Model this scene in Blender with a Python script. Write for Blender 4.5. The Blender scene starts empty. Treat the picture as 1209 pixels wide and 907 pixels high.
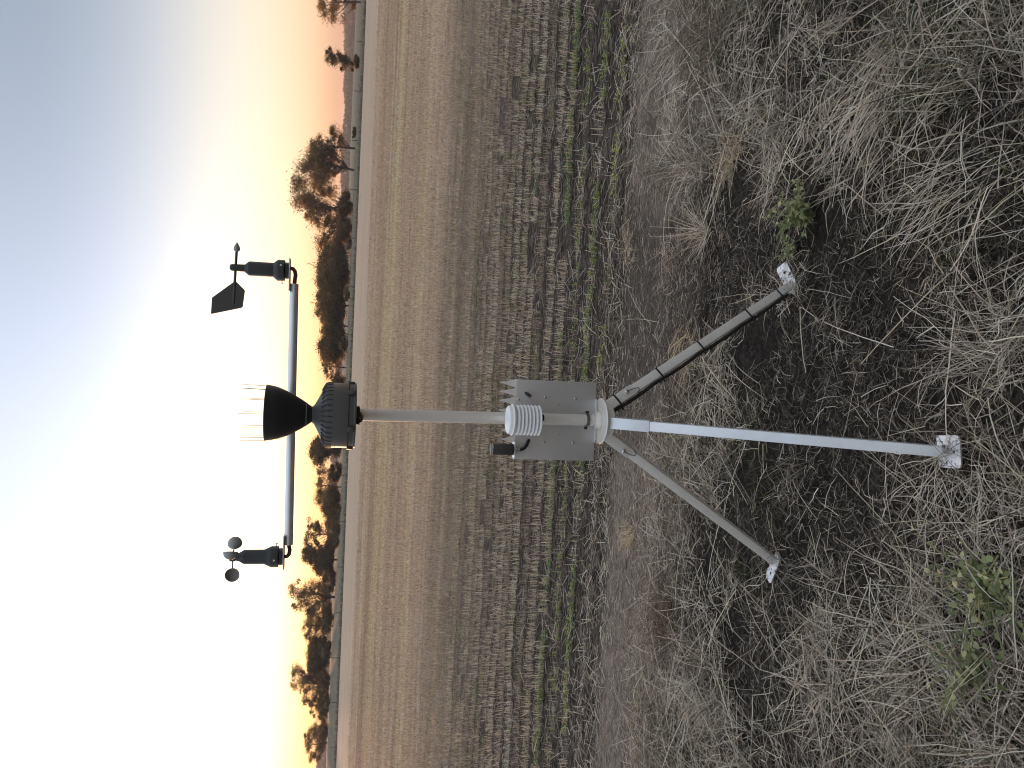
import bpy, bmesh, math, random
import numpy as np
from mathutils import Matrix, Vector, Quaternion

R = math.radians
rng = np.random.default_rng(7)
random.seed(7)
scene = bpy.context.scene
COL = scene.collection

# ------------------------------------------------------------------ camera
CAM_H, PITCH, ROLL = 1.60, R(12.28), R(2.2)
fw = Vector((0, math.cos(PITCH), -math.sin(PITCH)))
up0 = Vector((0, math.sin(PITCH), math.cos(PITCH)))
rt0 = Vector((1, 0, 0))
rt = rt0 * math.cos(ROLL) + up0 * math.sin(ROLL)
upv = -rt0 * math.sin(ROLL) + up0 * math.cos(ROLL)
cam_data = bpy.data.cameras.new('camera')
cam = bpy.data.objects.new('camera', cam_data)
COL.objects.link(cam)
# the phone was held on its side: the picture's right is the world's down
cx, cy, cz = -upv, rt, -fw
cam.matrix_world = Matrix(((cx.x, cy.x, cz.x, 0), (cx.y, cy.y, cz.y, 0), (cx.z, cy.z, cz.z, CAM_H), (0, 0, 0, 1)))
cam_data.sensor_fit = 'HORIZONTAL'
cam_data.sensor_width = 36
cam_data.lens = 36 * 930 / 1209
cam_data.clip_start, cam_data.clip_end = 0.05, 20000
scene.camera = cam

# ------------------------------------------------------------------ sky and sun
SUN_AZ, SUN_EL = -22.0, 1.6          # degrees left of the view direction, above the horizon
world = bpy.data.worlds.new('World')
scene.world = world
world.use_nodes = True
wn = world.node_tree
sky = wn.nodes.new('ShaderNodeTexSky')
sky.sky_type = 'NISHITA'
sky.sun_disc = False
sky.sun_elevation = R(SUN_EL)
sky.sun_rotation = R(SUN_AZ)
sky.air_density, sky.dust_density, sky.ozone_density = 1.0, 1.0, 1.6
def wmath(op, p, q=None):
    n_ = wn.nodes.new('ShaderNodeMath'); n_.operation = op
    for i_, v_ in enumerate((p, q)):
        if v_ is None: continue
        if hasattr(v_, 'is_linked'): wn.links.new(v_, n_.inputs[i_])
        else: n_.inputs[i_].default_value = v_
    return n_.outputs[0]
def wvec(op, p, q=None, scale=None):
    n_ = wn.nodes.new('ShaderNodeVectorMath'); n_.operation = op
    for i_, v_ in enumerate((p, q)):
        if v_ is None: continue
        if hasattr(v_, 'is_linked'): wn.links.new(v_, n_.inputs[i_])
        else: n_.inputs[i_].default_value = v_
    if scale is not None:
        if hasattr(scale, 'is_linked'): wn.links.new(scale, n_.inputs['Scale'])
        else: n_.inputs['Scale'].default_value = scale
    return n_.outputs['Value'] if op == 'DOT_PRODUCT' else n_.outputs['Vector']
def wramp(fac, stops):
    n_ = wn.nodes.new('ShaderNodeValToRGB'); wn.links.new(fac, n_.inputs[0]); e_ = n_.color_ramp.elements
    while len(e_) < len(stops): e_.new(0.5)
    for q_, (p_, c_) in zip(e_, stops): q_.position = p_; q_.color = (*c_, 1)
    n_.color_ramp.interpolation = 'B_SPLINE'
    return n_.outputs[0]
sdir = (math.sin(R(SUN_AZ)) * math.cos(R(SUN_EL)), math.cos(R(SUN_AZ)) * math.cos(R(SUN_EL)), math.sin(R(SUN_EL)))
tcw = wn.nodes.new('ShaderNodeTexCoord')
wdir = wvec('NORMALIZE', tcw.outputs['Generated'])
sepw = wn.nodes.new('ShaderNodeSeparateXYZ'); wn.links.new(wdir, sepw.inputs[0])
elev = wmath('MULTIPLY', wmath('ARCSINE', wmath('MAXIMUM', sepw.outputs[2], 0.0)), 2 / math.pi)       # 0 horizon, 1 zenith
dusk = wramp(elev, [(0.0, (0.56, 0.30, 0.27)), (0.0133, (0.58, 0.32, 0.23)), (0.029, (0.84, 0.53, 0.36)), (0.047, (0.74, 0.60, 0.41)), (0.08, (0.75, 0.69, 0.585)),
                    (0.14, (0.325, 0.38, 0.455)), (0.20, (0.20, 0.255, 0.32)), (0.272, (0.225, 0.285, 0.36)), (0.5, (0.66, 0.72, 0.84)), (1.0, (0.95, 0.98, 1.04))])
gam = wmath('ARCCOSINE', wmath('MINIMUM', wvec('DOT_PRODUCT', wdir, sdir), 0.99999))
def lobe(sig): return wmath('POWER', math.e, wmath('MULTIPLY', wmath('POWER', wmath('DIVIDE', gam, R(sig)), 2.0), -1.0))
glowcol = wramp(elev, [(0.0, (0.40, 0.16, 0.02)), (0.0167, (0.80, 0.42, 0.05)), (0.05, (0.66, 0.535, 0.33)), (0.10, (0.67, 0.60, 0.53)), (0.18, (0.50, 0.525, 0.67))])
glow = wvec('SCALE', glowcol, scale=wmath('MULTIPLY', lobe(29.6), 1.8))
nish = wvec('SCALE', wvec('DIVIDE', sky.outputs[0], wvec('ADD', sky.outputs[0], (0.7, 0.7, 0.7))), scale=1.15)
total = wvec('ADD', wvec('ADD', wvec('SCALE', dusk, scale=0.95), wvec('SCALE', nish, scale=0.05)), glow)
wn.links.new(total, wn.nodes['Background'].inputs[0])
wn.nodes['Background'].inputs[1].default_value = 0.12
sun_data = bpy.data.lights.new('sun', 'SUN')
sun_data.energy = 0.5
sun_data.color = (1.0, 0.52, 0.24)
sun_data.angle = R(0.6)
sun = bpy.data.objects.new('sun', sun_data)
COL.objects.link(sun)
sd = Vector((math.sin(R(SUN_AZ)) * math.cos(R(SUN_EL)), math.cos(R(SUN_AZ)) * math.cos(R(SUN_EL)), math.sin(R(SUN_EL))))
sun.rotation_euler = sd.to_track_quat('Z', 'Y').to_euler()
scene.view_settings.view_transform = 'Standard'
scene.view_settings.look = 'None'
scene.view_settings.exposure = 3.35
scene.view_settings.gamma = 1
scene.render.engine = 'CYCLES'
scene.cycles.filter_width = 1.1
scene.cycles.max_bounces = 6
scene.cycles.transparent_max_bounces = 8

# ------------------------------------------------------------------ helpers
def noise2(x, y, seed=0):
    """smooth value noise in 0..1, arrays in, array out"""
    x = np.asarray(x, float); y = np.asarray(y, float)
    xi = np.floor(x).astype(np.int64); yi = np.floor(y).astype(np.int64)
    fx = x - xi; fy = y - yi
    fx = fx * fx * (3 - 2 * fx); fy = fy * fy * (3 - 2 * fy)
    def h(a, b):
        n = (a * 374761393 + b * 668265263 + seed * 1442695041) & 0x7fffffff
        n = ((n ^ (n >> 13)) * 1274126177) & 0x7fffffff
        return ((n ^ (n >> 16)) & 0xffff) / 65535.0
    return (h(xi, yi) * (1 - fx) + h(xi + 1, yi) * fx) * (1 - fy) + (h(xi, yi + 1) * (1 - fx) + h(xi + 1, yi + 1) * fx) * fy

def sstep(a, b, x):
    t = np.clip((np.asarray(x, float) - a) / (b - a), 0, 1)
    return t * t * (3 - 2 * t)

def finish(name, verts, faces, mat, parent=None, smooth=None):
    me = bpy.data.meshes.new(name)
    me.from_pydata([tuple(v) for v in verts], [], faces)
    me.update()
    if smooth is not None:
        me.polygons.foreach_set('use_smooth', [True] * len(me.polygons))
        me.set_sharp_from_angle(angle=R(smooth))
    me.materials.append(mat)
    o = bpy.data.objects.new(name, me)
    COL.objects.link(o)
    if parent: o.parent = parent
    return o

def quads_object(name, V, mat, tint=None, parent=None, grid=None):
    """V: (N, k, 2, 3) ribbons of k cross lines; tint: (N, 3) colour per ribbon. One mesh."""
    N, k = V.shape[:2]
    base = (np.arange(N) * (k * 2))[:, None, None]
    seg = (np.arange(k - 1) * 2)[None, :, None]
    f = base + seg + np.array([0, 1, 3, 2])[None, None, :]
    f = f.reshape(-1, 4)
    me = bpy.data.meshes.new(name)
    nv = N * k * 2
    me.vertices.add(nv)
    me.vertices.foreach_set('co', V.reshape(-1).astype(np.float32))
    me.loops.add(f.size)
    me.loops.foreach_set('vertex_index', f.reshape(-1).astype(np.int32))
    me.polygons.add(len(f))
    me.polygons.foreach_set('loop_start', (np.arange(len(f)) * 4).astype(np.int32))
    me.polygons.foreach_set('loop_total', np.full(len(f), 4, np.int32))
    if tint is not None:
        at = me.attributes.new('tint', 'FLOAT_COLOR', 'POINT')
        c = np.ones((N, k * 2, 4), np.float32)
        c[:, :, :3] = tint[:, None, :]
        at.data.foreach_set('color', c.reshape(-1))
    me.update(calc_edges=True)
    me.materials.append(mat)
    o = bpy.data.objects.new(name, me)
    COL.objects.link(o)
    if parent: o.parent = parent
    return o

class MB:
    def __init__(s): s.v = []; s.f = []
    def _add(s, vs, fs):
        b = len(s.v); s.v += [tuple(v) for v in vs]; s.f += [tuple(i + b for i in f) for f in fs]; return s
    def box(s, c, size, rot=None, bevel=0.0):
        bm = bmesh.new(); bmesh.ops.create_cube(bm, size=1)
        for v in bm.verts: v.co = Vector((v.co.x * size[0], v.co.y * size[1], v.co.z * size[2]))
        if bevel: bmesh.ops.bevel(bm, geom=bm.edges[:], offset=bevel, segments=2, affect='EDGES', profile=0.6)
        M = Matrix.Translation(Vector(c)) @ (rot.to_4x4() if rot else Matrix.Identity(4))
        bm.transform(M); bm.verts.index_update()
        s._add([v.co[:] for v in bm.verts], [[v.index for v in f.verts] for f in bm.faces]); bm.free(); return s
    def tube(s, path, rad, n=8, cap=True):
        P = [Vector(p) for p in path]; k = len(P)
        r = rad if hasattr(rad, '__len__') else [rad] * k
        T = [(P[min(i + 1, k - 1)] - P[max(i - 1, 0)]).normalized() for i in range(k)]
        a = Vector((0, 0, 1)) if abs(T[0].z) < 0.9 else Vector((1, 0, 0))
        nrm = T[0].cross(a).normalized(); vs = []
        for i in range(k):
            nrm = (nrm - T[i] * nrm.dot(T[i])).normalized(); b = T[i].cross(nrm)
            for j in range(n):
                q = 2 * math.pi * j / n
                vs.append(P[i] + (nrm * math.cos(q) + b * math.sin(q)) * r[i])
        fs = [[i * n + j, i * n + (j + 1) % n, (i + 1) * n + (j + 1) % n, (i + 1) * n + j] for i in range(k - 1) for j in range(n)]
        if cap: fs += [list(range(n))[::-1], [(k - 1) * n + j for j in range(n)]]
        return s._add(vs, fs)
    def lathe(s, prof, c=(0, 0, 0), n=32, rot=None, caps=True):
        vs = []; c = Vector(c)
        for (r, z) in prof:
            for j in range(n):
                q = 2 * math.pi * j / n; p = Vector((r * math.cos(q), r * math.sin(q), z))
                vs.append((rot @ p if rot else p) + c)
        k = len(prof)
        fs = [[i * n + j, i * n + (j + 1) % n, (i + 1) * n + (j + 1) % n, (i + 1) * n + j] for i in range(k - 1) for j in range(n)]
        if caps: fs += [list(range(n))[::-1], [(k - 1) * n + j for j in range(n)]]
        return s._add(vs, fs)
    def prism(s, poly, y0, y1):
        """poly: (x, z) outline, thick from y0 to y1"""
        k = len(poly)
        vs = [(x, y0, z) for x, z in poly] + [(x, y1, z) for x, z in poly]
        fs = [list(range(k)), list(range(k, 2 * k))[::-1]] + [[i, i + k, (i + 1) % k + k, (i + 1) % k] for i in range(k)]
        return s._add(vs, fs)
    def build(s, name, mat, parent=None, smooth=35): return finish(name, s.v, s.f, mat, parent, smooth)

def empty(name, loc):
    o = bpy.data.objects.new(name, None); COL.objects.link(o); o.location = loc; o.empty_display_size = 0.2; return o
def tag(o, label=None, cat=None, group=None, kind=None):
    if label: o['label'] = label
    if cat: o['category'] = cat
    if group: o['group'] = group
    if kind: o['kind'] = kind
    return o

# ---- node materials
def new_mat(name):
    m = bpy.data.materials.new(name); m.use_nodes = True
    return m, m.node_tree, m.node_tree.nodes['Principled BSDF']
def node(nt, t, **kw):
    n = nt.nodes.new(t)
    for k, v in kw.items():
        if k in n.inputs: n.inputs[k].default_value = v
        else: setattr(n, k, v)
    return n
def math_n(nt, op, a, b=None, c=None, clamp=False):
    n = nt.nodes.new('ShaderNodeMath'); n.operation = op; n.use_clamp = clamp
    for i, q in enumerate((a, b, c)):
        if q is None: continue
        if hasattr(q, 'is_linked'): nt.links.new(q, n.inputs[i])
        else: n.inputs[i].default_value = q
    return n.outputs[0]
def mixc(nt, fac, a, b, blend='MIX'):
    n = nt.nodes.new('ShaderNodeMix'); n.data_type = 'RGBA'; n.blend_type = blend
    for i, q in ((0, fac), (6, a), (7, b)):
        if hasattr(q, 'is_linked'): nt.links.new(q, n.inputs[i])
        elif i == 0: n.inputs[0].default_value = q
        else: n.inputs[i].default_value = (*q, 1)
    return n.outputs[2]
def ramp(nt, fac, stops):
    n = nt.nodes.new('ShaderNodeValToRGB'); nt.links.new(fac, n.inputs[0])
    e = n.color_ramp.elements
    while len(e) < len(stops): e.new(0.5)
    for q, (p, c) in zip(e, stops): q.position = p; q.color = (*c, 1) if len(c) == 3 else c
    return n.outputs[0]
def smap(nt, v, a, b):
    n = nt.nodes.new('ShaderNodeMapRange'); n.interpolation_type = 'SMOOTHSTEP'
    nt.links.new(v, n.inputs[0]); n.inputs[1].default_value = a; n.inputs[2].default_value = b
    return n.outputs[0]
def noise_n(nt, vec, scale, detail=4, rough=0.6, dims='3D'):
    n = nt.nodes.new('ShaderNodeTexNoise'); n.noise_dimensions = dims
    if vec is not None: nt.links.new(vec, n.inputs['Vector'])
    n.inputs['Scale'].default_value = scale; n.inputs['Detail'].default_value = detail; n.inputs['Roughness'].default_value = rough
    return n.outputs['Fac']
def bump(nt, bs, h, strength, dist):
    b = nt.nodes.new('ShaderNodeBump'); b.inputs['Strength'].default_value = strength; b.inputs['Distance'].default_value = dist
    nt.links.new(h, b.inputs['Height']); nt.links.new(b.outputs[0], bs.inputs['Normal'])

def mat_simple(name, col, rough=0.5, metal=0.0, vary=0.15, nscale=40, bmp=0.0, coat=0):
    m, nt, bs = new_mat(name)
    tc = nt.nodes.new('ShaderNodeTexCoord')
    f = noise_n(nt, tc.outputs['Object'], nscale, 5, 0.65)
    c = mixc(nt, f, tuple(q * (1 - vary) for q in col), tuple(min(1, q * (1 + vary)) for q in col))
    nt.links.new(c, bs.inputs['Base Color'])
    bs.inputs['Metallic'].default_value = metal
    r = math_n(nt, 'MULTIPLY_ADD', f, 0.25, rough - 0.12)
    nt.links.new(r, bs.inputs['Roughness'])
    if bmp: bump(nt, bs, f, bmp, 0.002)
    return m

def mat_leaf(name, trans=0.45, rough=0.6, transtint=(1.3, 1.15, 0.6)):
    m, nt, bs = new_mat(name)
    at = nt.nodes.new('ShaderNodeAttribute'); at.attribute_name = 'tint'
    nt.links.new(at.outputs['Color'], bs.inputs['Base Color'])
    bs.inputs['Roughness'].default_value = rough
    bs.inputs['Specular IOR Level'].default_value = 0.25
    if trans > 0:
        tr = nt.nodes.new('ShaderNodeBsdfTranslucent')
        c = mixc(nt, 1.0, at.outputs['Color'], transtint, 'MULTIPLY')
        nt.links.new(c, tr.inputs[0])
        mx = nt.nodes.new('ShaderNodeMixShader'); mx.inputs[0].default_value = trans
        nt.links.new(bs.outputs[0], mx.inputs[1]); nt.links.new(tr.outputs[0], mx.inputs[2])
        nt.links.new(mx.outputs[0], nt.nodes['Material Output'].inputs[0])
    return m

M_STRAW = mat_leaf('dry_straw', 0.2, 0.65, (1.1, 1.0, 0.8))
M_GREEN = mat_leaf('green_leaf', 0.35, 0.5, (1.3, 1.3, 0.5))
M_CROWN = mat_leaf('tree_leaf', 0.55, 0.6, (2.2, 1.25, 0.45))
M_BARK = mat_simple('bark', (0.075, 0.06, 0.05), 0.85, vary=0.4, nscale=3)
M_POST = mat_simple('weathered_post', (0.12, 0.1, 0.09), 0.85, vary=0.3, nscale=4)
M_WIRE = mat_simple('fence_wire', (0.25, 0.25, 0.25), 0.5, 0.8)

# ------------------------------------------------------------------ the ground: one sheet out to the horizon
ROW0, ROWD, SLOPE = 4.61, 0.333, 0.07       # first crop row, row spacing, slight turn of the rows
EDGE = 120.0                                # far edge of the field
FEET = [(-0.136, 1.814), (0.390, 2.590), (-0.611, 2.616)]
def height(x, y):
    x = np.asarray(x, float); y = np.asarray(y, float)
    s = y + SLOPE * x
    fore = 1 - sstep(3.3, 3.7, s)
    fld = sstep(4.25, 4.6, s) * (1 - sstep(18, 40, s))
    trk = sstep(3.3, 3.7, s) * (1 - sstep(4.2, 4.6, s))
    rough = 0.05 * (noise2(x * 2.1, y * 2.1, 1) - 0.5) + 0.03 * (noise2(x * 6, y * 6, 2) - 0.5) + 0.022 * (noise2(x * 17, y * 17, 3) - 0.5)
    d = np.min([np.hypot(x - a, y - b) for a, b in FEET], axis=0)
    rough = rough * sstep(0.04, 0.25, d)
    row = 0.016 * np.cos(2 * math.pi * (s - ROW0) / ROWD) + 0.02 * (noise2(x * 11, y * 11, 4) - 0.5) + 0.03 * (noise2(x * 1.3, y * 1.3, 5) - 0.5)
    flat = 0.018 * (noise2(x * 3, y * 9, 6) - 0.5) + 0.014 * (noise2(x * 16, y * 22, 7) - 0.5) - 0.02 * np.exp(-((s - 3.95) / 0.12) ** 2)
    hill = 1.3 * sstep(25, 110, -x) * sstep(170, 262, y)
    return rough * fore + row * fld + flat * trk + hill

def axis(a, b, step, lo, hi, g):
    mid = list(np.arange(a, b + 1e-6, step)); out = mid[:]
    q, d = mid[-1], step
    while q < hi: d *= g; q += d; out.append(q)
    q, d = mid[0], step
    while q > lo: d *= g; q -= d; out.insert(0, q)
    return np.array(out)
gx = axis(-2.6, 2.8, 0.035, -4500, 4500, 1.09)
gy = axis(1.2, 8.5, 0.035, -4000, 7000, 1.06)
GX, GY = np.meshgrid(gx, gy)
GZ = height(GX, GY)
nx, ny = len(gx), len(gy)
idx = np.arange(nx * ny).reshape(ny, nx)
gf = np.stack([idx[:-1, :-1], idx[:-1, 1:], idx[1:, 1:], idx[1:, :-1]], -1).reshape(-1, 4)
me = bpy.data.meshes.new('ground')
me.vertices.add(nx * ny); me.vertices.foreach_set('co', np.stack([GX, GY, GZ], -1).reshape(-1).astype(np.float32))
me.loops.add(gf.size); me.loops.foreach_set('vertex_index', gf.reshape(-1).astype(np.int32))
me.polygons.add(len(gf)); me.polygons.foreach_set('loop_start', (np.arange(len(gf)) * 4).astype(np.int32)); me.polygons.foreach_set('loop_total', np.full(len(gf), 4, np.int32))
me.polygons.foreach_set('use_smooth', np.ones(len(gf), bool))
me.update(calc_edges=True)

m, nt, bs = new_mat('soil_and_stubble')
geo = nt.nodes.new('ShaderNodeNewGeometry'); sep = nt.nodes.new('ShaderNodeSeparateXYZ'); nt.links.new(geo.outputs['Position'], sep.inputs[0])
X, Y = sep.outputs[0], sep.outputs[1]
S = math_n(nt, 'MULTIPLY_ADD', X, SLOPE, Y)
P = geo.outputs['Position']
def rowvec(kx, ks):
    c = nt.nodes.new('ShaderNodeCombineXYZ')
    nt.links.new(math_n(nt, 'MULTIPLY', X, kx), c.inputs[0]); nt.links.new(math_n(nt, 'MULTIPLY', S, ks), c.inputs[1]); return c.outputs[0]
n_fine = noise_n(nt, P, 60, 6, 0.7); n_mid = noise_n(nt, P, 7, 5, 0.6); n_big = noise_n(nt, P, 1.1, 3, 0.5)
n_str = noise_n(nt, rowvec(9, 60), 1, 5, 0.7); n_band = noise_n(nt, rowvec(0.03, 0.9), 1, 3, 0.6)
n_band2 = noise_n(nt, rowvec(0.012, 0.14), 1, 3, 0.55); n_band3 = noise_n(nt, rowvec(0.1, 3.1), 1, 2, 0.5)
soil = ramp(nt, n_fine, [(0.32, (0.009, 0.0075, 0.006)), (0.52, (0.026, 0.021, 0.017)), (0.75, (0.075, 0.062, 0.05))])
n_clod = noise_n(nt, P, 28, 6, 0.8)
soil = mixc(nt, smap(nt, n_clod, 0.5, 0.66), soil, (0.10, 0.083, 0.068))
soil = mixc(nt, math_n(nt, 'MULTIPLY', smap(nt, n_mid, 0.35, 0.7), 0.5), soil, mixc(nt, n_fine, (0.022, 0.0175, 0.014), (0.085, 0.068, 0.055)))
n_grit = noise_n(nt, rowvec(55, 160), 1, 4, 0.75)
track = ramp(nt, math_n(nt, 'MULTIPLY_ADD', n_grit, 0.55, math_n(nt, 'MULTIPLY', n_str, 0.45)), [(0.38, (0.09, 0.07, 0.056)), (0.5, (0.30, 0.238, 0.188)), (0.62, (0.5, 0.41, 0.33))])
xw = math_n(nt, 'ADD', X, math_n(nt, 'MULTIPLY_ADD', n_big, 1.4, -0.7))
darkmid = math_n(nt, 'MULTIPLY', smap(nt, xw, -0.45, 0.0), smap(nt, xw, 1.25, 0.8))
track = mixc(nt, math_n(nt, 'MULTIPLY', darkmid, 0.62), track, soil)
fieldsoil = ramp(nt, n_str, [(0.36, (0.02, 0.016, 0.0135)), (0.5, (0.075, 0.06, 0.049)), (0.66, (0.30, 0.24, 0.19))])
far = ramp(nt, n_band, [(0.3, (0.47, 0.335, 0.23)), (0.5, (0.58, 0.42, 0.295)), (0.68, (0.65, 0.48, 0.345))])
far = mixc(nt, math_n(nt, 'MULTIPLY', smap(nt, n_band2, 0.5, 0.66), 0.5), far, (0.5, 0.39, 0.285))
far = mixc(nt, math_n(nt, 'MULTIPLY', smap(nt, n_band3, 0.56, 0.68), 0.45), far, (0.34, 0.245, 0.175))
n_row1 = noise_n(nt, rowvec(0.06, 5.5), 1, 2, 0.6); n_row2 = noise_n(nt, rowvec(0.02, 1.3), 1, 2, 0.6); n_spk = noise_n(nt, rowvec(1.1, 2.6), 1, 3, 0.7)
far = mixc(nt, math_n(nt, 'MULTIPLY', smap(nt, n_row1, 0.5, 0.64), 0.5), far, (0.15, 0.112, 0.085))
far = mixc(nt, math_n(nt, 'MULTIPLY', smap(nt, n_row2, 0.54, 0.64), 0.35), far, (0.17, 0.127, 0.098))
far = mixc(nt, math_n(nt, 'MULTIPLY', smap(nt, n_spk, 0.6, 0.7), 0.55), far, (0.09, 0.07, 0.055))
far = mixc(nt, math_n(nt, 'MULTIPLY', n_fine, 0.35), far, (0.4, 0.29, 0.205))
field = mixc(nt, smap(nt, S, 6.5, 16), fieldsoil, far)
verge = ramp(nt, noise_n(nt, rowvec(0.15, 0.4), 1, 4, 0.6), [(0.3, (0.075, 0.066, 0.044)), (0.52, (0.15, 0.132, 0.092)), (0.72, (0.23, 0.2, 0.14))])
sw = math_n(nt, 'ADD', S, math_n(nt, 'MULTIPLY_ADD', n_mid, 0.5, -0.25))
c = mixc(nt, smap(nt, sw, 3.3, 3.55), soil, track)
c = mixc(nt, smap(nt, sw, 4.3, 4.55), c, field)
c = mixc(nt, smap(nt, S, EDGE, EDGE + 1.5), c, verge)
nt.links.new(c, bs.inputs['Base Color'])
bs.inputs['Roughness'].default_value = 0.95; bs.inputs['Specular IOR Level'].default_value = 0.15
hh = math_n(nt, 'ADD', math_n(nt, 'MULTIPLY_ADD', n_clod, 0.8, math_n(nt, 'MULTIPLY', n_fine, 0.6)), math_n(nt, 'MULTIPLY', n_str, 0.5))
bump(nt, bs, hh, 1.0, 0.035)
me.materials.append(m)
ground = bpy.data.objects.new('ground', me); COL.objects.link(ground)
tag(ground, 'dark foreground soil, bare wheel track and wide stubble field', kind='structure')

# ------------------------------------------------------------------ ribbons: straw, stubble, blades
def ribbons(base, az, el, length, droop, width, k=4, bend=None, taper=0.7, clear=0.003, twist=None, kink=0.0):
    N = len(base)
    pts = np.zeros((N, k, 3)); dirs = np.zeros((N, k, 3))
    p = base.copy(); step = length / (k - 1)
    bend = np.zeros(N) if bend is None else bend
    for i in range(k):
        t = i / (k - 1)
        e = el - droop * t; a = az + bend * t
        if kink: a = a + rng.normal(0, kink, N); e = e + rng.normal(0, kink * 0.5, N)
        d = np.stack([np.cos(e) * np.cos(a), np.cos(e) * np.sin(a), np.sin(e)], -1)
        pts[:, i] = p; dirs[:, i] = d
        p = p + d * step[:, None]
    g = height(pts[:, :, 0], pts[:, :, 1]) + clear
    pts[:, :, 2] = np.maximum(pts[:, :, 2], g)
    tw = rng.uniform(-1, 1, N) * 1.2 if twist is None else twist
    side = np.stack([-np.sin(az), np.cos(az), np.zeros(N)], -1)
    upd = np.cross(dirs[:, k // 2], side)
    sv = side * np.cos(tw)[:, None] + upd * np.sin(tw)[:, None]
    t = np.linspace(0, 1, k)
    w = width[:, None] * (1 - taper * t[None, :] ** 1.5) * 0.5
    V = np.stack([pts - sv[:, None, :] * w[:, :, None], pts + sv[:, None, :] * w[:, :, None]], 2)
    return V

def pick(pal, N, var=0.18, p=None):
    pal = np.array(pal); c = pal[rng.choice(len(pal), N, p=p)]
    return np.clip(c * rng.uniform(1 - var, 1 + var, (N, 1)) * rng.uniform(0.95, 1.05, (N, 3)), 0, 1)

STRAW = [(0.56, 0.495, 0.40), (0.43, 0.38, 0.305), (0.72, 0.65, 0.54), (0.21, 0.175, 0.138), (0.075, 0.06, 0.047)]
STUB = [(0.62, 0.48, 0.36), (0.52, 0.40, 0.30), (0.72, 0.58, 0.46), (0.32, 0.24, 0.18)]

# ---- stubble standing in the crop rows (nobody could count it)
VS, TS = [], []
k = 0
while True:
    s = ROW0 + ROWD * k
    if s > 62: break
    half = 0.54 * s + 1.6
    dens = (360 if k > 2 else (30, 70, 130)[k]) * min(1.0, 9.5 / s)
    n = int(2 * half * dens)
    x = rng.uniform(-half, half, n)
    keep = noise2(x * 1.7, np.full(n, k * 3.1), 11) * 0.6 + noise2(x * 6, np.full(n, k * 5.7), 12) * 0.4
    lim = 0.22 if k > 3 else 0.38
    fade = 1 - sstep(38, 62, s)
    x = x[(keep > lim) & (rng.uniform(0, 1, n) < fade)]; n = len(x)
    if n == 0: k += 1; continue
    sj = s + rng.normal(0, 0.019, n) + 0.025 * (noise2(x * 0.5, np.full(n, k * 1.7), 15) - 0.5)
    y = sj - SLOPE * x
    wscale = max(1.0, s / 9)
    base = np.stack([x, y, height(x, y) - 0.005], -1)
    h = rng.uniform(0.03, 0.085, n) * (0.75 + 0.5 * noise2(x * 0.6, np.full(n, k * 0.8), 13))
    VS.append(ribbons(base, rng.uniform(0, 2 * math.pi, n), np.pi / 2 - np.abs(rng.normal(0, 0.33, n)), h, rng.normal(0, 0.25, n), rng.uniform(0.0025, 0.0045, n) * wscale, k=2, taper=0.45))
    band = noise2(x * 0.08, np.full(n, s * 0.35), 14)[:, None]
    t = pick(STUB, n); grey = 0.6 * float(1 - sstep(7, 13, s))
    t = t * (1 - grey) + grey * t.mean(1, keepdims=True) * np.array([[1.42, 1.24, 1.0]])
    tone = 0.52 + 0.85 * noise2(x * 0.11 + 40, np.full(n, k * 1.37), 16)[:, None]
    TS.append(np.minimum(t * tone * (0.95 + 0.4 * band), 0.82) * np.where((band > 0.66) & (s < 34), np.array([[0.98, 1.0, 0.9]]), 1.0))
    k += 1
stub = quads_object('stubble', np.concatenate(VS), M_STRAW, np.concatenate(TS))
tag(stub, 'dry cut stubble standing in rows across the wide field', 'stubble', kind='stuff')

# ---- loose straw lying between the stubble rows
n = 17000
s = 4.4 + 16 * rng.uniform(0, 1, n) ** 1.8
x = rng.uniform(-1, 1, n) * (0.54 * s + 1.2); y = s - SLOPE * x
base = np.stack([x, y, height(x, y) + rng.uniform(0.002, 0.03, n)], -1)
V = ribbons(base, rng.uniform(0, 2 * math.pi, n), rng.normal(0.12, 0.2, n), rng.uniform(0.04, 0.16, n), rng.uniform(-0.1, 0.5, n), rng.uniform(0.0022, 0.004, n) * np.maximum(1, s / 9), k=3, bend=rng.normal(0, 0.4, n), taper=0.3)
o = quads_object('straw_litter', V, M_STRAW, pick(STRAW, n, 0.2, [.3, .3, .14, .18, .08]))
tag(o, 'loose broken straw lying between the stubble rows', 'straw', kind='stuff')

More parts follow.
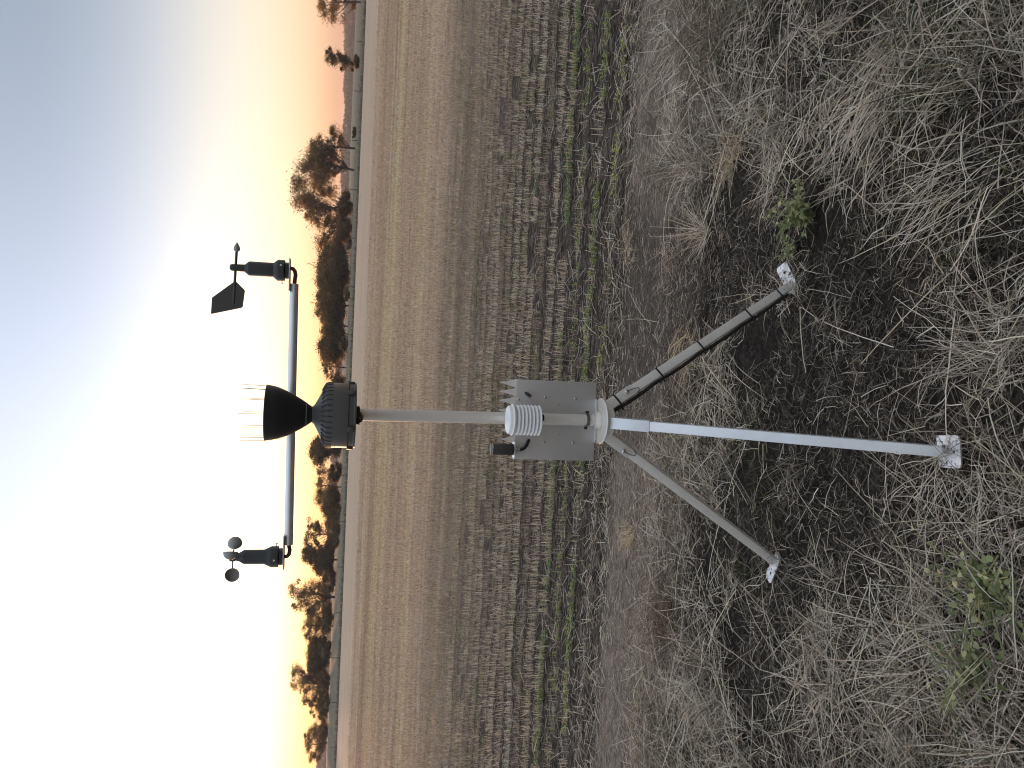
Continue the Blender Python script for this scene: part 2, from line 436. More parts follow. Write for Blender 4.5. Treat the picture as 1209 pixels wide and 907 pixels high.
# ---- seedlings coming up green along the first rows
LV, LT = [], []
def leafquads(c, az, el, L, Wd):
    """one leaf = ribbon of 3 lines, widest in the middle"""
    n = len(c)
    d = np.stack([np.cos(el) * np.cos(az), np.cos(el) * np.sin(az), np.sin(el)], -1)
    side = np.stack([-np.sin(az), np.cos(az), np.zeros(n)], -1)
    V = np.zeros((n, 3, 2, 3))
    for i, (t, w, dz) in enumerate(((0, 0.35, 0), (0.55, 1, 0.0), (1, 0.2, -0.18))):
        p = c + d * (L * t)[:, None]; p[:, 2] += dz * L
        V[:, i, 0] = p - side * (Wd * w * 0.5)[:, None]; V[:, i, 1] = p + side * (Wd * w * 0.5)[:, None]
    return V
for k in range(24):
    s = ROW0 + ROWD * k
    dens, lim, col = {0: (44, .53, (0.30, 0.33, 0.08)), 1: (95, .45, (0.21, 0.27, 0.075)), 2: (44, .51, (0.24, 0.28, 0.09)), 3: (100, .42, (0.17, 0.26, 0.07)), 4: (26, .6, (0.18, 0.25, 0.07))}.get(k, (44, .52, (0.22, 0.25, 0.10)))
    half = 0.54 * s + 1.2
    n = int(2 * half * dens); x = rng.uniform(-half, half, n)
    q = noise2(x * 1.1 + 7, np.full(n, k * 2.3), 21) * 0.55 + noise2(x * 4, np.full(n, k * 9.1), 22) * 0.45
    x = x[q > lim]; n = len(x)
    y = s + rng.normal(0, 0.016, n) - SLOPE * x
    m_ = 7
    cx_ = np.repeat(x, m_) + rng.normal(0, 0.01, n * m_); cy_ = np.repeat(y, m_) + rng.normal(0, 0.01, n * m_)
    c = np.stack([cx_, cy_, height(cx_, cy_) + rng.uniform(0.004, 0.038, n * m_)], -1)
    L = rng.uniform(0.009, 0.022, n * m_)
    LV.append(leafquads(c, rng.uniform(0, 2 * math.pi, n * m_), rng.uniform(0.0, 0.9, n * m_), L, L * rng.uniform(0.45, 0.8, n * m_)))
    LT.append(np.clip(np.array(col)[None] * rng.uniform(0.55, 1.5, (n * m_, 1)) * rng.uniform(0.85, 1.15, (n * m_, 3)), 0, 1))
o = quads_object('green_seedlings', np.concatenate(LV), M_GREEN, np.concatenate(LT))
tag(o, 'bright green seedlings sprouting along the nearest crop rows', 'seedlings', kind='stuff')

# ---- dead grass matted over the foreground
def cover(x, y):
    """how thickly dead grass lies at a place, 0..1"""
    s = y + SLOPE * x
    n1 = noise2(x * 1.9 + 3, y * 1.9, 31) * 0.5 + noise2(x * 5.5, y * 5.5, 32) * 0.5
    near = 1 - sstep(1.9, 2.8, s)
    right = sstep(0.35, 1.0, x) * (1 - sstep(2.1, 2.9, s))
    dark = np.exp(-((x - 0.55) / 0.4) ** 2 - ((y - 3.15) / 0.35) ** 2) * 0.3 + np.exp(-((x + 0.95) / 0.3) ** 2 - ((y - 3.1) / 0.25) ** 2) * 0.2
    return np.clip((n1 - 0.36) * 2.3 + 0.12 + 0.16 * near + 0.14 * right - dark, 0.03, 1) * (1 - sstep(3.4, 4.0, s) * 0.88)
def scatter(n, gamma=1.0):
    out = []
    while sum(len(o) for o in out) < n:
        y = rng.uniform(1.15, 4.3, 40000); x = rng.uniform(-1, 1, 40000) * (0.55 * y + 0.6)
        keep = rng.uniform(0, 0.75, 40000) < cover(x, y) ** gamma
        out.append(np.stack([x[keep], y[keep]], -1))
    return np.concatenate(out)[:n]
# dim thatch under everything
n = 60000
y = rng.uniform(1.15, 3.75, n); x = rng.uniform(-1, 1, n) * (0.55 * y + 0.5)
keep = noise2(x * 3.3, y * 3.3, 35) > 0.22
x, y = x[keep], y[keep]; n = len(x)
base = np.stack([x, y, height(x, y) + rng.uniform(0.001, 0.02, n)], -1)
V0 = ribbons(base, rng.uniform(0, 2 * math.pi, n), rng.normal(0.1, 0.3, n), rng.uniform(0.015, 0.075, n), rng.normal(0.2, 0.3, n), rng.uniform(0.0013, 0.003, n), k=3, kink=0.35)
o = quads_object('rotting_thatch', V0, M_STRAW, pick([(0.17, 0.14, 0.112), (0.09, 0.073, 0.057), (0.27, 0.23, 0.185), (0.045, 0.036, 0.028), (0.46, 0.41, 0.335)], n, 0.25, [.25, .29, .16, .23, .07]))
tag(o, 'dim brown rotting thatch lying flat on the foreground soil', 'straw', kind='stuff')
# fine matted litter
n = 26000
xy = scatter(n)
base = np.stack([xy[:, 0], xy[:, 1], height(xy[:, 0], xy[:, 1]) + rng.uniform(0.002, 0.05, n) ** 1.0], -1)
V1 = ribbons(base, rng.uniform(0, 2 * math.pi, n), rng.normal(0.1, 0.25, n), rng.uniform(0.03, 0.13, n), rng.normal(0.2, 0.4, n), rng.uniform(0.0014, 0.0034, n), k=4, bend=rng.normal(0, 0.7, n), kink=0.3)
o = quads_object('matted_grass', V1, M_STRAW, pick(STRAW, n, 0.25, [.2, .24, .08, .26, .22]))
tag(o, 'grey matted dead grass covering the foreground soil', 'grass', kind='stuff')
# longer bleached stalks, in tufts that all lean one way
BV, BT = [], []
cent = scatter(390, 1.2)
for (a, b) in cent:
    n = int(rng.integers(14, 46)); lean = rng.uniform(0, 2 * math.pi)
    x = a + rng.normal(0, 0.035, n); y = b + rng.normal(0, 0.035, n)
    base = np.stack([x, y, height(x, y)], -1)
    L = rng.uniform(0.05, 0.20, n) * (1.0 + 0.4 * float(1 - sstep(1.8, 2.5, b)))
    BV.append(ribbons(base, lean + rng.normal(0, 0.9, n), rng.uniform(0.25, 1.25, n), L, rng.uniform(0.1, 1.5, n), rng.uniform(0.0014, 0.0034, n) * np.where(rng.uniform(0, 1, n) > 0.93, 2.0, 1.0), k=6, bend=rng.normal(0, 0.28, n), kink=0.10))
    tone = rng.uniform(0.32, 1.12)
    BT.append(np.clip(pick(STRAW, n, 0.15, [.32, .26, .26, .11, .05]) * tone, 0, 0.65))
n = 2300
xy = scatter(n, 1.4)
base = np.stack([xy[:, 0], xy[:, 1], height(xy[:, 0], xy[:, 1]) + rng.uniform(0.01, 0.05, n)], -1)
BV.append(ribbons(base, rng.uniform(0, 2 * math.pi, n), rng.normal(0.15, 0.15, n), rng.uniform(0.10, 0.40, n), rng.normal(0.25, 0.2, n), rng.uniform(0.0018, 0.0036, n), k=6, bend=rng.normal(0, 0.14, n), taper=0.4, kink=0.045))
BT.append(pick([(0.56, 0.5, 0.4), (0.46, 0.4, 0.31), (0.62, 0.57, 0.47)], n))
# stalks that lie across the foot plates
for (fx_, fy_) in FEET:
    n = 26
    x = fx_ + rng.normal(0, 0.055, n); y = fy_ + rng.normal(0, 0.055, n)
    base = np.stack([x, y, rng.uniform(0.012, 0.045, n)], -1)
    BV.append(ribbons(base, rng.uniform(0, 2 * math.pi, n), rng.normal(0.1, 0.2, n), rng.uniform(0.06, 0.2, n), rng.normal(0.3, 0.2, n), rng.uniform(0.0014, 0.003, n), k=6, bend=rng.normal(0, 0.3, n), kink=0.1))
    BT.append(pick(STRAW, n, 0.2, [.36, .3, .2, .1, .04]))
o = quads_object('dead_grass', np.concatenate(BV), M_STRAW, np.concatenate(BT))
tag(o, 'bleached dead grass stalks tangled over the foreground', 'grass', kind='stuff')
# a little living grass under it
n = 5200
xy = scatter(n * 3, 1.0)
g = noise2(xy[:, 0] * 1.8 + 11, xy[:, 1] * 1.8, 41) + 0.25 * sstep(0.4, 0.9, xy[:, 0]) * (1 - sstep(1.9, 2.4, xy[:, 1]))
xy = xy[g > 0.66][:n]; n = len(xy)
base = np.stack([xy[:, 0], xy[:, 1], height(xy[:, 0], xy[:, 1])], -1)
V3 = ribbons(base, rng.uniform(0, 2 * math.pi, n), rng.uniform(0.3, 1.3, n), rng.uniform(0.05, 0.16, n), rng.uniform(0.3, 1.4, n), rng.uniform(0.0016, 0.003, n), k=5, bend=rng.normal(0, 0.4, n))
o = quads_object('green_grass', V3, M_GREEN, pick([(0.07, 0.095, 0.03), (0.10, 0.115, 0.045), (0.05, 0.07, 0.02)], n))
tag(o, 'thin green grass blades growing under the dead grass', 'grass', kind='stuff')

n = 17000
s = rng.uniform(3.2, 4.7, n); x = rng.uniform(-1, 1, n) * (0.55 * s + 0.5); y = s - SLOPE * x
base = np.stack([x, y, height(x, y) + 0.002], -1)
V = ribbons(base, rng.normal(0, 0.45, n) + math.pi * (rng.uniform(0, 1, n) > 0.5), rng.normal(0.1, 0.15, n), rng.uniform(0.01, 0.06, n), rng.normal(0.2, 0.2, n), rng.uniform(0.0015, 0.0034, n), k=2, taper=0.3)
o = quads_object('straw_crumbs', V, M_STRAW, pick([(0.6, 0.52, 0.42), (0.42, 0.35, 0.285), (0.2, 0.165, 0.13), (0.04, 0.032, 0.025)], n, 0.25, [.16, .42, .26, .16]))
tag(o, 'short straw crumbs and dark debris on the wheel track', 'straw', kind='stuff')

# ---- single tufts that stand out
def tuft(x, y, n, L, spread, elr, pal, label, lean=None, r=0.05, width=(0.002, 0.0036), droop=(0.2, 1.2)):
    z = float(height(x, y))
    a = rng.uniform(0, 2 * math.pi, n) if lean is None else lean + rng.normal(0, spread, n)
    bx = x + rng.normal(0, r, n); by = y + rng.normal(0, r, n)
    base = np.stack([bx, by, height(bx, by)], -1)
    V = ribbons(base, a, rng.uniform(*elr, n), rng.uniform(L * 0.4, L, n), rng.uniform(*droop, n), rng.uniform(*width, n), k=6, bend=rng.normal(0, 0.35, n), kink=0.14)
    V -= np.array([x, y, z])
    o = quads_object('grass_tuft', V, M_STRAW, pick(pal, n))
    o.location = (x, y, z)
    return tag(o, label, 'grass tuft', 'dry grass tufts')
GOLD = [(0.62, 0.49, 0.32), (0.5, 0.385, 0.24), (0.7, 0.57, 0.40)]
PALE = [(0.58, 0.52, 0.42), (0.46, 0.4, 0.32), (0.64, 0.58, 0.49)]
BROWN = [(0.17, 0.12, 0.09), (0.12, 0.085, 0.06), (0.22, 0.16, 0.12)]
tuft(1.007, 3.096, 150, 0.16, 1.2, (0.1, 0.9), GOLD, 'curly golden dry tuft near the wheel track, right of the leafy weed')
tuft(0.86, 2.72, 130, 0.2, 1.2, (0.1, 0.8), PALE, 'pale sprawling dry tuft just beyond the leafy weed by the cabled leg')
tuft(0.72, 3.311, 90, 0.26, 1.2, (0.3, 1.35), PALE, 'spiky starburst of pale stalks on dark bare soil', droop=(0, 0.3), r=0.02)
tuft(-0.81, 4.109, 120, 0.13, 1.2, (0.15, 1.1), GOLD, 'small golden tuft standing alone on the bare wheel track', lean=2.8, r=0.03)
tuft(-1.106, 3.564, 420, 0.3, 1.2, (0.2, 1.3), BROWN, 'brown brushy dead weed at the edge of the wheel track', r=0.085, width=(0.0012, 0.0022))
tuft(1.3, 3.75, 130, 0.22, 0.7, (0.05, 0.6), PALE, 'pale flattened straw pile lying on the wheel track', lean=0.4, r=0.1)
tuft(1.75, 3.9, 120, 0.25, 0.7, (0.05, 0.6), PALE, 'pale straw heap on the wheel track near the frame edge', lean=2.4, r=0.12)
tuft(0.601, 3.724, 80, 0.15, 1.2, (0.1, 0.9), [(0.36, 0.26, 0.2), (0.42, 0.34, 0.26)], 'reddish broken straw clump on dark soil beside the wheel track')
tuft(0.211, 3.5, 110, 0.2, 0.8, (0.05, 0.7), GOLD, 'tan straw clump lying behind the cabled tripod leg', lean=3.4, r=0.06)
tuft(0.95, 2.1, 170, 0.36, 0.55, (0.25, 0.9), PALE, 'large windswept pale grass clump in the near corner', lean=2.9, r=0.11)
tuft(0.62, 1.8, 130, 0.32, 0.7, (0.25, 1.0), PALE, 'long pale grass clump nearest the camera, right of the front leg', lean=2.4, r=0.1)
tuft(0.78, 4.33, 70, 0.2, 0.6, (0.1, 0.8), GOLD, 'fan of tan stalks lying at the first crop row', lean=-1.2, r=0.05)
tuft(1.64, 3.26, 260, 0.26, 1.0, (0.2, 1.2), BROWN, 'dark brown brushy weed beside the straw heap', r=0.08, width=(0.0012, 0.0022))
tuft(-0.2, 1.75, 90, 0.2, 1.0, (0.2, 1.0), PALE, 'pale grass growing round the front foot plate', lean=-2.6, r=0.06)

# ---- broadleaf weeds, each leaf a piece
def leaf_mesh(name, col):
    me = bpy.data.meshes.new(name)
    v = [(0, 0, 0), (0.3, 0.36, 0.06), (0.3, -0.36, 0.06), (0.34, 0, 0), (0.72, 0.3, 0.02), (0.72, -0.3, 0.02), (0.7, 0, -0.04), (1, 0, -0.14), (-0.35, 0.012, -0.05), (-0.35, -0.012, -0.05)]
    f = [(0, 3, 1), (0, 2, 3), (1, 3, 6, 4), (3, 2, 5, 6), (4, 6, 7), (6, 5, 7), (8, 9, 0)]
    me.from_pydata(v, [], f); me.update()
    me.polygons.foreach_set('use_smooth', [True] * len(f))
    at = me.attributes.new('tint', 'FLOAT_COLOR', 'POINT')
    for i in range(len(v)): at.data[i].color = (*col, 1)
    me.materials.append(M_GREEN)
    return me
LEAVES = [leaf_mesh('weed_leaf', c) for c in ((0.175, 0.21, 0.095), (0.25, 0.28, 0.135), (0.11, 0.145, 0.06), (0.46, 0.46, 0.26), (0.24, 0.265, 0.15))]
def weed(x, y, n_stem, n_leaf, spread, hgt, size, label, stretch=(1, 1)):
    z = float(height(x, y)); root = empty('leafy_weed', (x, y, z))
    tag(root, label, 'weed', 'leafy green weeds')
    mb = MB(); tips = []
    for i in range(n_stem):
        a = rng.uniform(0, 2 * math.pi); r = spread * rng.uniform(0.35, 1)
        e = Vector((math.cos(a) * r * stretch[0], math.sin(a) * r * stretch[1], hgt * rng.uniform(0.45, 1.0)))
        m1 = Vector((e.x * 0.35, e.y * 0.35, e.z * 0.75)); path = [Vector((0, 0, -0.01)), m1 * 0.5, m1, e]
        mb.tube(path, [0.003, 0.0026, 0.0022, 0.0014], 5); tips.append(path)
    st = mb.build('stem', M_STEM, root)
    for i in range(n_leaf):
        p = tips[i % n_stem]; t = rng.uniform(0.25, 1.0) * 3; j = min(int(t), 2); q = p[j].lerp(p[j + 1], t - j)
        o = bpy.data.objects.new('leaf', LEAVES[rng.choice(5, p=[.3, .2, .25, .12, .13])]); COL.objects.link(o); o.parent = root
        sc_ = size * rng.uniform(0.55, 1.15)
        a = rng.uniform(0, 2 * math.pi); el = rng.uniform(-0.5, 0.35)
        o.location = q + Vector((math.cos(a), math.sin(a), 0.1)) * sc_ * 0.45
        o.rotation_euler = (rng.uniform(-0.5, 0.5), el, a)
        o.scale = (sc_, sc_ * rng.uniform(0.75, 1.1), sc_)
    return root
M_STEM = mat_simple('green_stem', (0.16, 0.17, 0.07), 0.6)
weed(0.63, 2.47, 20, 300, 0.14, 0.14, 0.020, 'leafy green weed just beyond the foot of the cabled leg')
weed(0.52, 2.60, 11, 110, 0.09, 0.08, 0.016, 'small yellowish weed touching the foot of the cabled leg')
weed(-0.43, 1.60, 28, 340, 0.19, 0.15, 0.021, 'large leafy green weed near the front foot plate, close to the camera')
weed(-0.66, 1.66, 20, 230, 0.15, 0.12, 0.020, 'spreading leafy green weed next to the large foreground weed')

# ------------------------------------------------------------------ the weather station
M_ALU = mat_simple('sky_tinted_aluminium', (0.76, 0.80, 0.84), 0.4, 0.6, 0.05, 25)  # bluish base colour carries the sky's reflection seen on the front leg
M_ALU_D = mat_simple('dull_aluminium_tube', (0.74, 0.74, 0.71), 0.5, 0.25, 0.06, 30)
M_GALV = mat_simple('galvanised_mast', (0.74, 0.73, 0.68), 0.45, 0.3, 0.05, 18)
M_SHEET = mat_simple('stainless_sheet', (0.52, 0.515, 0.50), 0.45, 0.35, 0.06, 12)
M_BLACK = mat_simple('black_plastic', (0.022, 0.024, 0.025), 0.42, 0, 0.25, 30)
M_SPIKE = mat_simple('dull_spike_wire', (0.09, 0.088, 0.085), 0.55, 0.0, 0.1, 60)
M_DARK = mat_simple('dark_grey_plastic', (0.062, 0.062, 0.06), 0.45, 0, 0.2, 30)
M_CUP = mat_simple('grey_cup_plastic', (0.30, 0.30, 0.295), 0.5, 0, 0.12, 40)
M_WHITE = mat_simple('white_plastic', (0.78, 0.79, 0.80), 0.45, 0, 0.03, 30)
M_BOLT = mat_simple('steel_bolt', (0.6, 0.6, 0.6), 0.3, 1.0, 0.1, 60)
M_RUBBER = mat_simple('cable_rubber', (0.012, 0.012, 0.012), 0.55, 0, 0.2, 60)
M_COPPER = mat_simple('brown_cable', (0.10, 0.045, 0.03), 0.5, 0, 0.2, 60)
# foot plates: bare aluminium with soil smeared on
mf, nt, bs = new_mat('muddy_aluminium')
tc = nt.nodes.new('ShaderNodeTexCoord')
mud = smap(nt, noise_n(nt, tc.outputs['Object'], 45, 6, 0.75), 0.56, 0.63)
nt.links.new(mixc(nt, mud, (0.66, 0.67, 0.68), (0.07, 0.055, 0.045)), bs.inputs['Base Color'])
nt.links.new(math_n(nt, 'SUBTRACT', 0.9, mud), bs.inputs['Metallic'])
nt.links.new(math_n(nt, 'MULTIPLY_ADD', mud, 0.45, 0.42), bs.inputs['Roughness'])
M_FOOT = mf

ST = empty('weather_station', (-0.105, 2.33, 0))
tag(ST, 'aluminium tripod weather station with wind vane, spinning cups and black rain gauge', 'weather station')
V3_ = Vector
for m_ in (M_ALU, M_ALU_D):
    nt = m_.node_tree; bs = nt.nodes['Principled BSDF']; old = bs.inputs['Base Color'].links[0].from_socket
    tc = nt.nodes.new('ShaderNodeTexCoord'); sp = nt.nodes.new('ShaderNodeSeparateXYZ'); nt.links.new(tc.outputs['Object'], sp.inputs[0])
    low = math_n(nt, 'MULTIPLY_ADD', smap(nt, sp.outputs[2], 0.55, 0.0), 0.085, -0.02)
    f = smap(nt, math_n(nt, 'ADD', noise_n(nt, tc.outputs['Object'], 70, 6, 0.7), low), 0.65, 0.74)
    g = smap(nt, noise_n(nt, tc.outputs['Object'], 9, 5, 0.7), 0.35, 0.75)
    c = mixc(nt, math_n(nt, 'MULTIPLY', g, 0.22), old, (0.40, 0.38, 0.34))
    nt.links.new(mixc(nt, math_n(nt, 'MULTIPLY', f, 0.5), c, (0.14, 0.11, 0.085)), bs.inputs['Base Color'])
    nt.links.new(math_n(nt, 'MULTIPLY_ADD', f, -0.25, bs.inputs['Metallic'].default_value), bs.inputs['Metallic'])

# mast and what clamps on it
mb = MB(); mb.tube([(0.003, 0, 0.80), (0.001, 0, 1.2), (-0.002, 0, 1.752)], 0.0178, 24)
mast = mb.build('mast', M_GALV, ST)
MB().lathe([(0.0182, 0), (0.0215, 0.001), (0.0215, 0.011), (0.0182, 0.012)], (0.003, 0, 0.846), 24).build('hose_clamp', M_BOLT, mast)
for sx in (-1, 1):
    MB().box((0.003 + sx * 0.0245, -0.010, 0.856 - (0.001 if sx > 0 else -0.002)), (0.008, 0.012, 0.009), bevel=0.002).build('cable_tie', M_RUBBER, mast)
MB().lathe([(0.027, 0), (0.0265, 0.008), (0.024, 0.013), (0.0195, 0.015)], (0.003, 0, 0.812), 28).build('collar', M_GALV, mast)
hub = MB().lathe([(0.066, 0), (0.070, 0.002), (0.071, 0.005), (0.069, 0.008)], (0.001, 0, 0.803), 40).build('hub_disc', M_GALV, ST)
MB().lathe([(0.045, 0), (0.05, 0.004), (0.05, 0.028)], (0.001, 0, 0.774), 24).build('hub_socket', M_ALU_D, hub)

# three legs
LEGS = [(-0.031, -0.516), (0.495, 0.260), (-0.506, 0.286)]
def frame(a, b, upref=V3_((0, 0, 1))):
    """axes of a square tube from a to b: x across, y the outward/upper face normal, z along"""
    z = (b - a).normalized(); x = z.cross(upref).normalized(); y = x.cross(z).normalized()
    return Matrix((x, y, z)).transposed()
for i, (fx, fy) in enumerate(LEGS):
    a = math.atan2(fy, fx)
    top = V3_((math.cos(a) * 0.040 + 0.001, math.sin(a) * 0.040, 0.792)); bot = V3_((fx, fy, 0.022))
    d = (bot - top); Rm = frame(top, bot)
    L = d.length
    # lower tube
    leg = MB().box(top.lerp(bot, 0.5 + 0.02), (0.029, 0.029, L * 0.955), Rm, 0.0022).build('leg', M_ALU if i == 0 else M_ALU_D, ST)
    sl = 0.125 / L
    MB().box(top.lerp(bot, sl * 0.5), (0.0345, 0.0345, 0.125), Rm, 0.002).build('leg_socket', M_ALU if i == 0 else M_ALU_D, leg)
    # hitch pin with its wire clip, on the socket's face
    if i:
        sg = 1 if i == 1 else -1                       # the side face turned to the open ground
        p = top.lerp(bot, 0.095 / L) + Rm @ V3_((sg * 0.0172, 0.003, 0))
        MB().lathe([(0.0062, -0.002), (0.0062, 0.006), (0.004, 0.0085)], p, 10, Rm @ Matrix.Rotation(sg * math.pi / 2, 3, 'Y')).build('pin', M_BOLT, leg)
        pts = [p + Rm @ V3_((sg * (0.006 + 0.004 * math.sin(q * 3)), -q * 0.010, q * 0.040)) for q in (0, 0.3, 0.6, 0.85, 1.0)]
        pts += [p + Rm @ V3_((sg * 0.004, -0.018, 0.041)), p + Rm @ V3_((-sg * 0.006, -0.0215, 0.034))]
        MB().tube(pts, 0.0015, 6).build('wire_clip', M_SPIKE, leg)
    # foot plate, lying on the soil
    fa = [-1.5, 0.42, 2.76][i]; tilt = [0.05, 0.22, 0.16][i]
    out = V3_((math.cos(fa), math.sin(fa), 0))
    c = V3_((fx, fy, 0.014)) + out * [0.020, 0.036, 0.030][i]
    Rf = Matrix.Rotation(fa, 3, 'Z') @ Matrix.Rotation([-0.18, -0.25, -0.12][i], 3, 'Y') @ Matrix.Rotation(tilt, 3, 'X')
    w2, l2 = [(0.043, 0.052), (0.027, 0.060), (0.027, 0.056)][i]
    mb = MB()
    cut = 0.006
    poly = [(-l2, -w2), (l2 - cut, -w2), (l2, -w2 + cut), (l2, w2 - cut * 1.4), (l2 - cut, w2), (-l2, w2)]
    # plate with a real peg hole: ring of quads between the hole and the outline
    hc = (l2 * 0.45, 0.0); nh = 24
    def edge_pt(q):
        dx, dy = math.cos(q), math.sin(q); t = 9
        for (x1, y1), (x2, y2) in zip(poly, poly[1:] + poly[:1]):
            den = dx * (y2 - y1) - dy * (x2 - x1)
            if abs(den) < 1e-9: continue
            tt = ((x1 - hc[0]) * (y2 - y1) - (y1 - hc[1]) * (x2 - x1)) / den
            uu = ((x1 - hc[0]) * dy - (y1 - hc[1]) * dx) / den
            if tt > 0 and -1e-6 <= uu <= 1 + 1e-6: t = min(t, tt)
        return (hc[0] + dx * t, hc[1] + dy * t)
    angs = [2 * math.pi * j / nh for j in range(nh)]
    ring_o = [edge_pt(q) for q in angs]; ring_i = [(hc[0] + 0.0055 * math.cos(q), hc[1] + 0.0055 * math.sin(q)) for q in angs]
    vs = [V3_((x, y, z)) for z in (0.0, 0.004) for (x, y) in ring_o + ring_i]
    fs = []
    for j in range(nh):
        k2 = (j + 1) % nh
        fs += [(j, nh + j, nh + k2, k2), (2 * nh + j, 2 * nh + k2, 3 * nh + k2, 3 * nh + j), (j, k2, 2 * nh + k2, 2 * nh + j), (nh + j, 3 * nh + j, 3 * nh + k2, nh + k2)]
    mb._add([Rf @ v + c for v in vs], fs)
    mb.build('foot_plate', M_FOOT, leg, 30)
    if i == 1:
        # black cable strapped down the inner side of this leg
        pts = []
        for q in np.linspace(-0.02, 0.97, 22):
            sag = 0.006 * abs(math.sin(q * math.pi * 4.4))
            pts.append(top.lerp(bot, q) + Rm @ V3_((0.006, -0.0215 - sag * 0.7, 0)))
        pts = [V3_((0.012, -0.02, 0.775))] + pts + [bot + V3_((-0.03, -0.03, -0.03))]
        MB().tube(pts, 0.0056, 8).build('cable', M_RUBBER, ST)
        for q in (0.055, 0.26, 0.475, 0.745, 0.93):
            cc = top.lerp(bot, q); w = 0.0365 if q < sl else 0.031
            mb = MB(); t = 0.0018
            # a strap round tube and cable: four thin sides
            x0, x1, y0, y1 = -w / 2, w / 2, -0.0285, w / 2
            for (bx_, by_, sx_, sy_) in ((0, y1 + t / 2, w, t), (0, y0 - t / 2, w, t), (x1 + t / 2, (y0 + y1) / 2, t, y1 - y0 + 2 * t), (x0 - t / 2, (y0 + y1) / 2, t, y1 - y0 + 2 * t)):
                mb.box(cc + Rm @ V3_((bx_, by_, 0)), (sx_, sy_, 0.0052), Rm)
            mb.box(cc + Rm @ V3_((0.006, y0 - 0.004, 0)), (0.006, 0.008, 0.007), Rm, 0.001)
            mb.build('cable_tie', M_RUBBER, leg, 30)

# instrument plate behind the mast
PX0, PX1, PZ0, PZ1, PY = -0.125, 0.119, 0.815, 1.072, 0.030
plate = MB().box(((PX0 + PX1) / 2, PY + 0.001, (PZ0 + PZ1) / 2), (PX1 - PX0, 0.0022, PZ1 - PZ0), bevel=0.0006).build('instrument_plate', M_SHEET, ST)
mb = MB()
for xx in (PX0 + 0.001, PX1 - 0.001): mb.box((xx, PY + 0.012, (PZ0 + PZ1) / 2), (0.003, 0.024, PZ1 - PZ0 - 0.002), bevel=0.0008)
mb.build('folded_edge', M_ALU, plate)
MB().box((0, PY - 0.008, PZ0 + 0.004), (0.135, 0.016, 0.0035), bevel=0.0008).build('bottom_flange', M_ALU, plate)
MB().box((-0.003, PY + 0.052, 0.945), (0.215, 0.075, 0.215), bevel=0.006).build('enclosure', M_DARK, plate)
for (bx_, bz) in ((0.068, 0.979), (0.066, 0.882), (-0.071, 0.977), (-0.071, 0.884), (0.059, 1.064), (0.003 + 0.045, 0.935), (-0.045, 0.930)):
    r = 0.0042 if abs(bx_) > 0.05 else 0.0022
    MB().lathe([(r, 0), (r, 0.002), (r * 0.6, 0.0034)], (bx_, PY, bz), 10, Matrix.Rotation(math.pi / 2, 3, 'X')).build('bolt', M_BOLT, plate)
# bird spikes on the plate's top edge
mb_done = []
for j, (sx, wd) in enumerate(((0.107, 0.030), (0.080, 0.028), (0.052, 0.030), (0.022, 0.028), (-0.010, 0.028), (-0.040, 0.028), (-0.068, 0.026), (-0.096, 0.026))):
    hgt = 0.050 if j < 5 else 0.040
    MB().prism([(sx - wd * 0.45, PZ1 - 0.006), (sx + wd * 0.45, PZ1 - 0.006), (sx + 0.002, PZ1 + hgt)], PY + 0.026, PY + 0.0278).build('bird_spike', M_ALU_D, plate, 20)
# cable stubs that pass through the plate
MB().tube([(0.080, PY + 0.004, 1.043), (0.076, PY - 0.006, 1.037), (0.069, PY - 0.009, 1.029)][::1], 0.0048, 8).build('cable', M_RUBBER, plate)
# black canister with its cable, on the plate's top corner
can = MB().lathe([(0.0168, 0.0), (0.0178, 0.001), (0.0178, 0.066), (0.0165, 0.069), (0.012, 0.070)], (-0.0945, 0.012, 1.079), 24).build('sensor_canister', M_BLACK, ST)
MB().lathe([(0.0186, 0), (0.019, 0.0015), (0.0186, 0.003)], (-0.0945, 0.012, 1.1435), 24, caps=False).build('top_ring', M_BOLT, can)
MB().box((-0.0945, 0.016, 1.076), (0.048, 0.036, 0.003), bevel=0.001).build('bracket', M_ALU, can)
MB().lathe([(0.006, -0.016), (0.006, 0)], (-0.0945, 0.012, 1.0745), 12).build('gland', M_BOLT, can)
MB().tube([(-0.0945, 0.012, 1.060), (-0.0935, 0.012, 1.052), (-0.089, 0.014, 1.043), (-0.079, 0.020, 1.034), (-0.068, 0.030, 1.028), (-0.064, 0.036, 1.026)], 0.0052, 8).build('cable', M_RUBBER, can)

# louvred radiation shield in front of the mast
shx, shy = 0.0, -0.070
shield = MB().lathe([(0.036, 1.0975), (0.0445, 1.0985), (0.0470, 1.1025), (0.0470, 1.1050), (0.0430, 1.1085), (0.0415, 1.1150), (0.0395, 1.1172), (0.034, 1.1180)], (shx, shy, 0), 40).build('radiation_shield', M_WHITE, ST)
for j in range(7):
    z = 1.0905 - j * 0.0108
    MB().lathe([(0.033, z + 0.0065), (0.0375, z + 0.0060), (0.0450, z - 0.0005), (0.0450, z - 0.0022), (0.0365, z + 0.0030), (0.033, z + 0.0032)], (shx, shy, 0), 40, caps=False).build('louvre', M_WHITE, shield, 50)
MB().lathe([(0.0325, 1.020), (0.0325, 1.098)], (shx, shy, 0), 24).build('core', M_WHITE, shield)
for q in (-1, 1):
    MB().lathe([(0.0018, 0), (0.0018, 0.0012)], (shx + q * 0.005, shy - 0.0405, 1.1118), 8, Matrix.Rotation(math.pi / 2 - 0.2, 3, 'X')).build('vent_hole', M_BLACK, shield)
MB().lathe([(0.004, 1.004), (0.010, 1.006), (0.012, 1.012), (0.012, 1.021)], (shx + 0.008, shy + 0.010, 0), 14).build('gland', M_RUBBER, shield)
MB().box((shx, shy / 2 - 0.004, 1.060), (0.022, 0.066, 0.018), bevel=0.002).build('bracket', M_WHITE, shield)

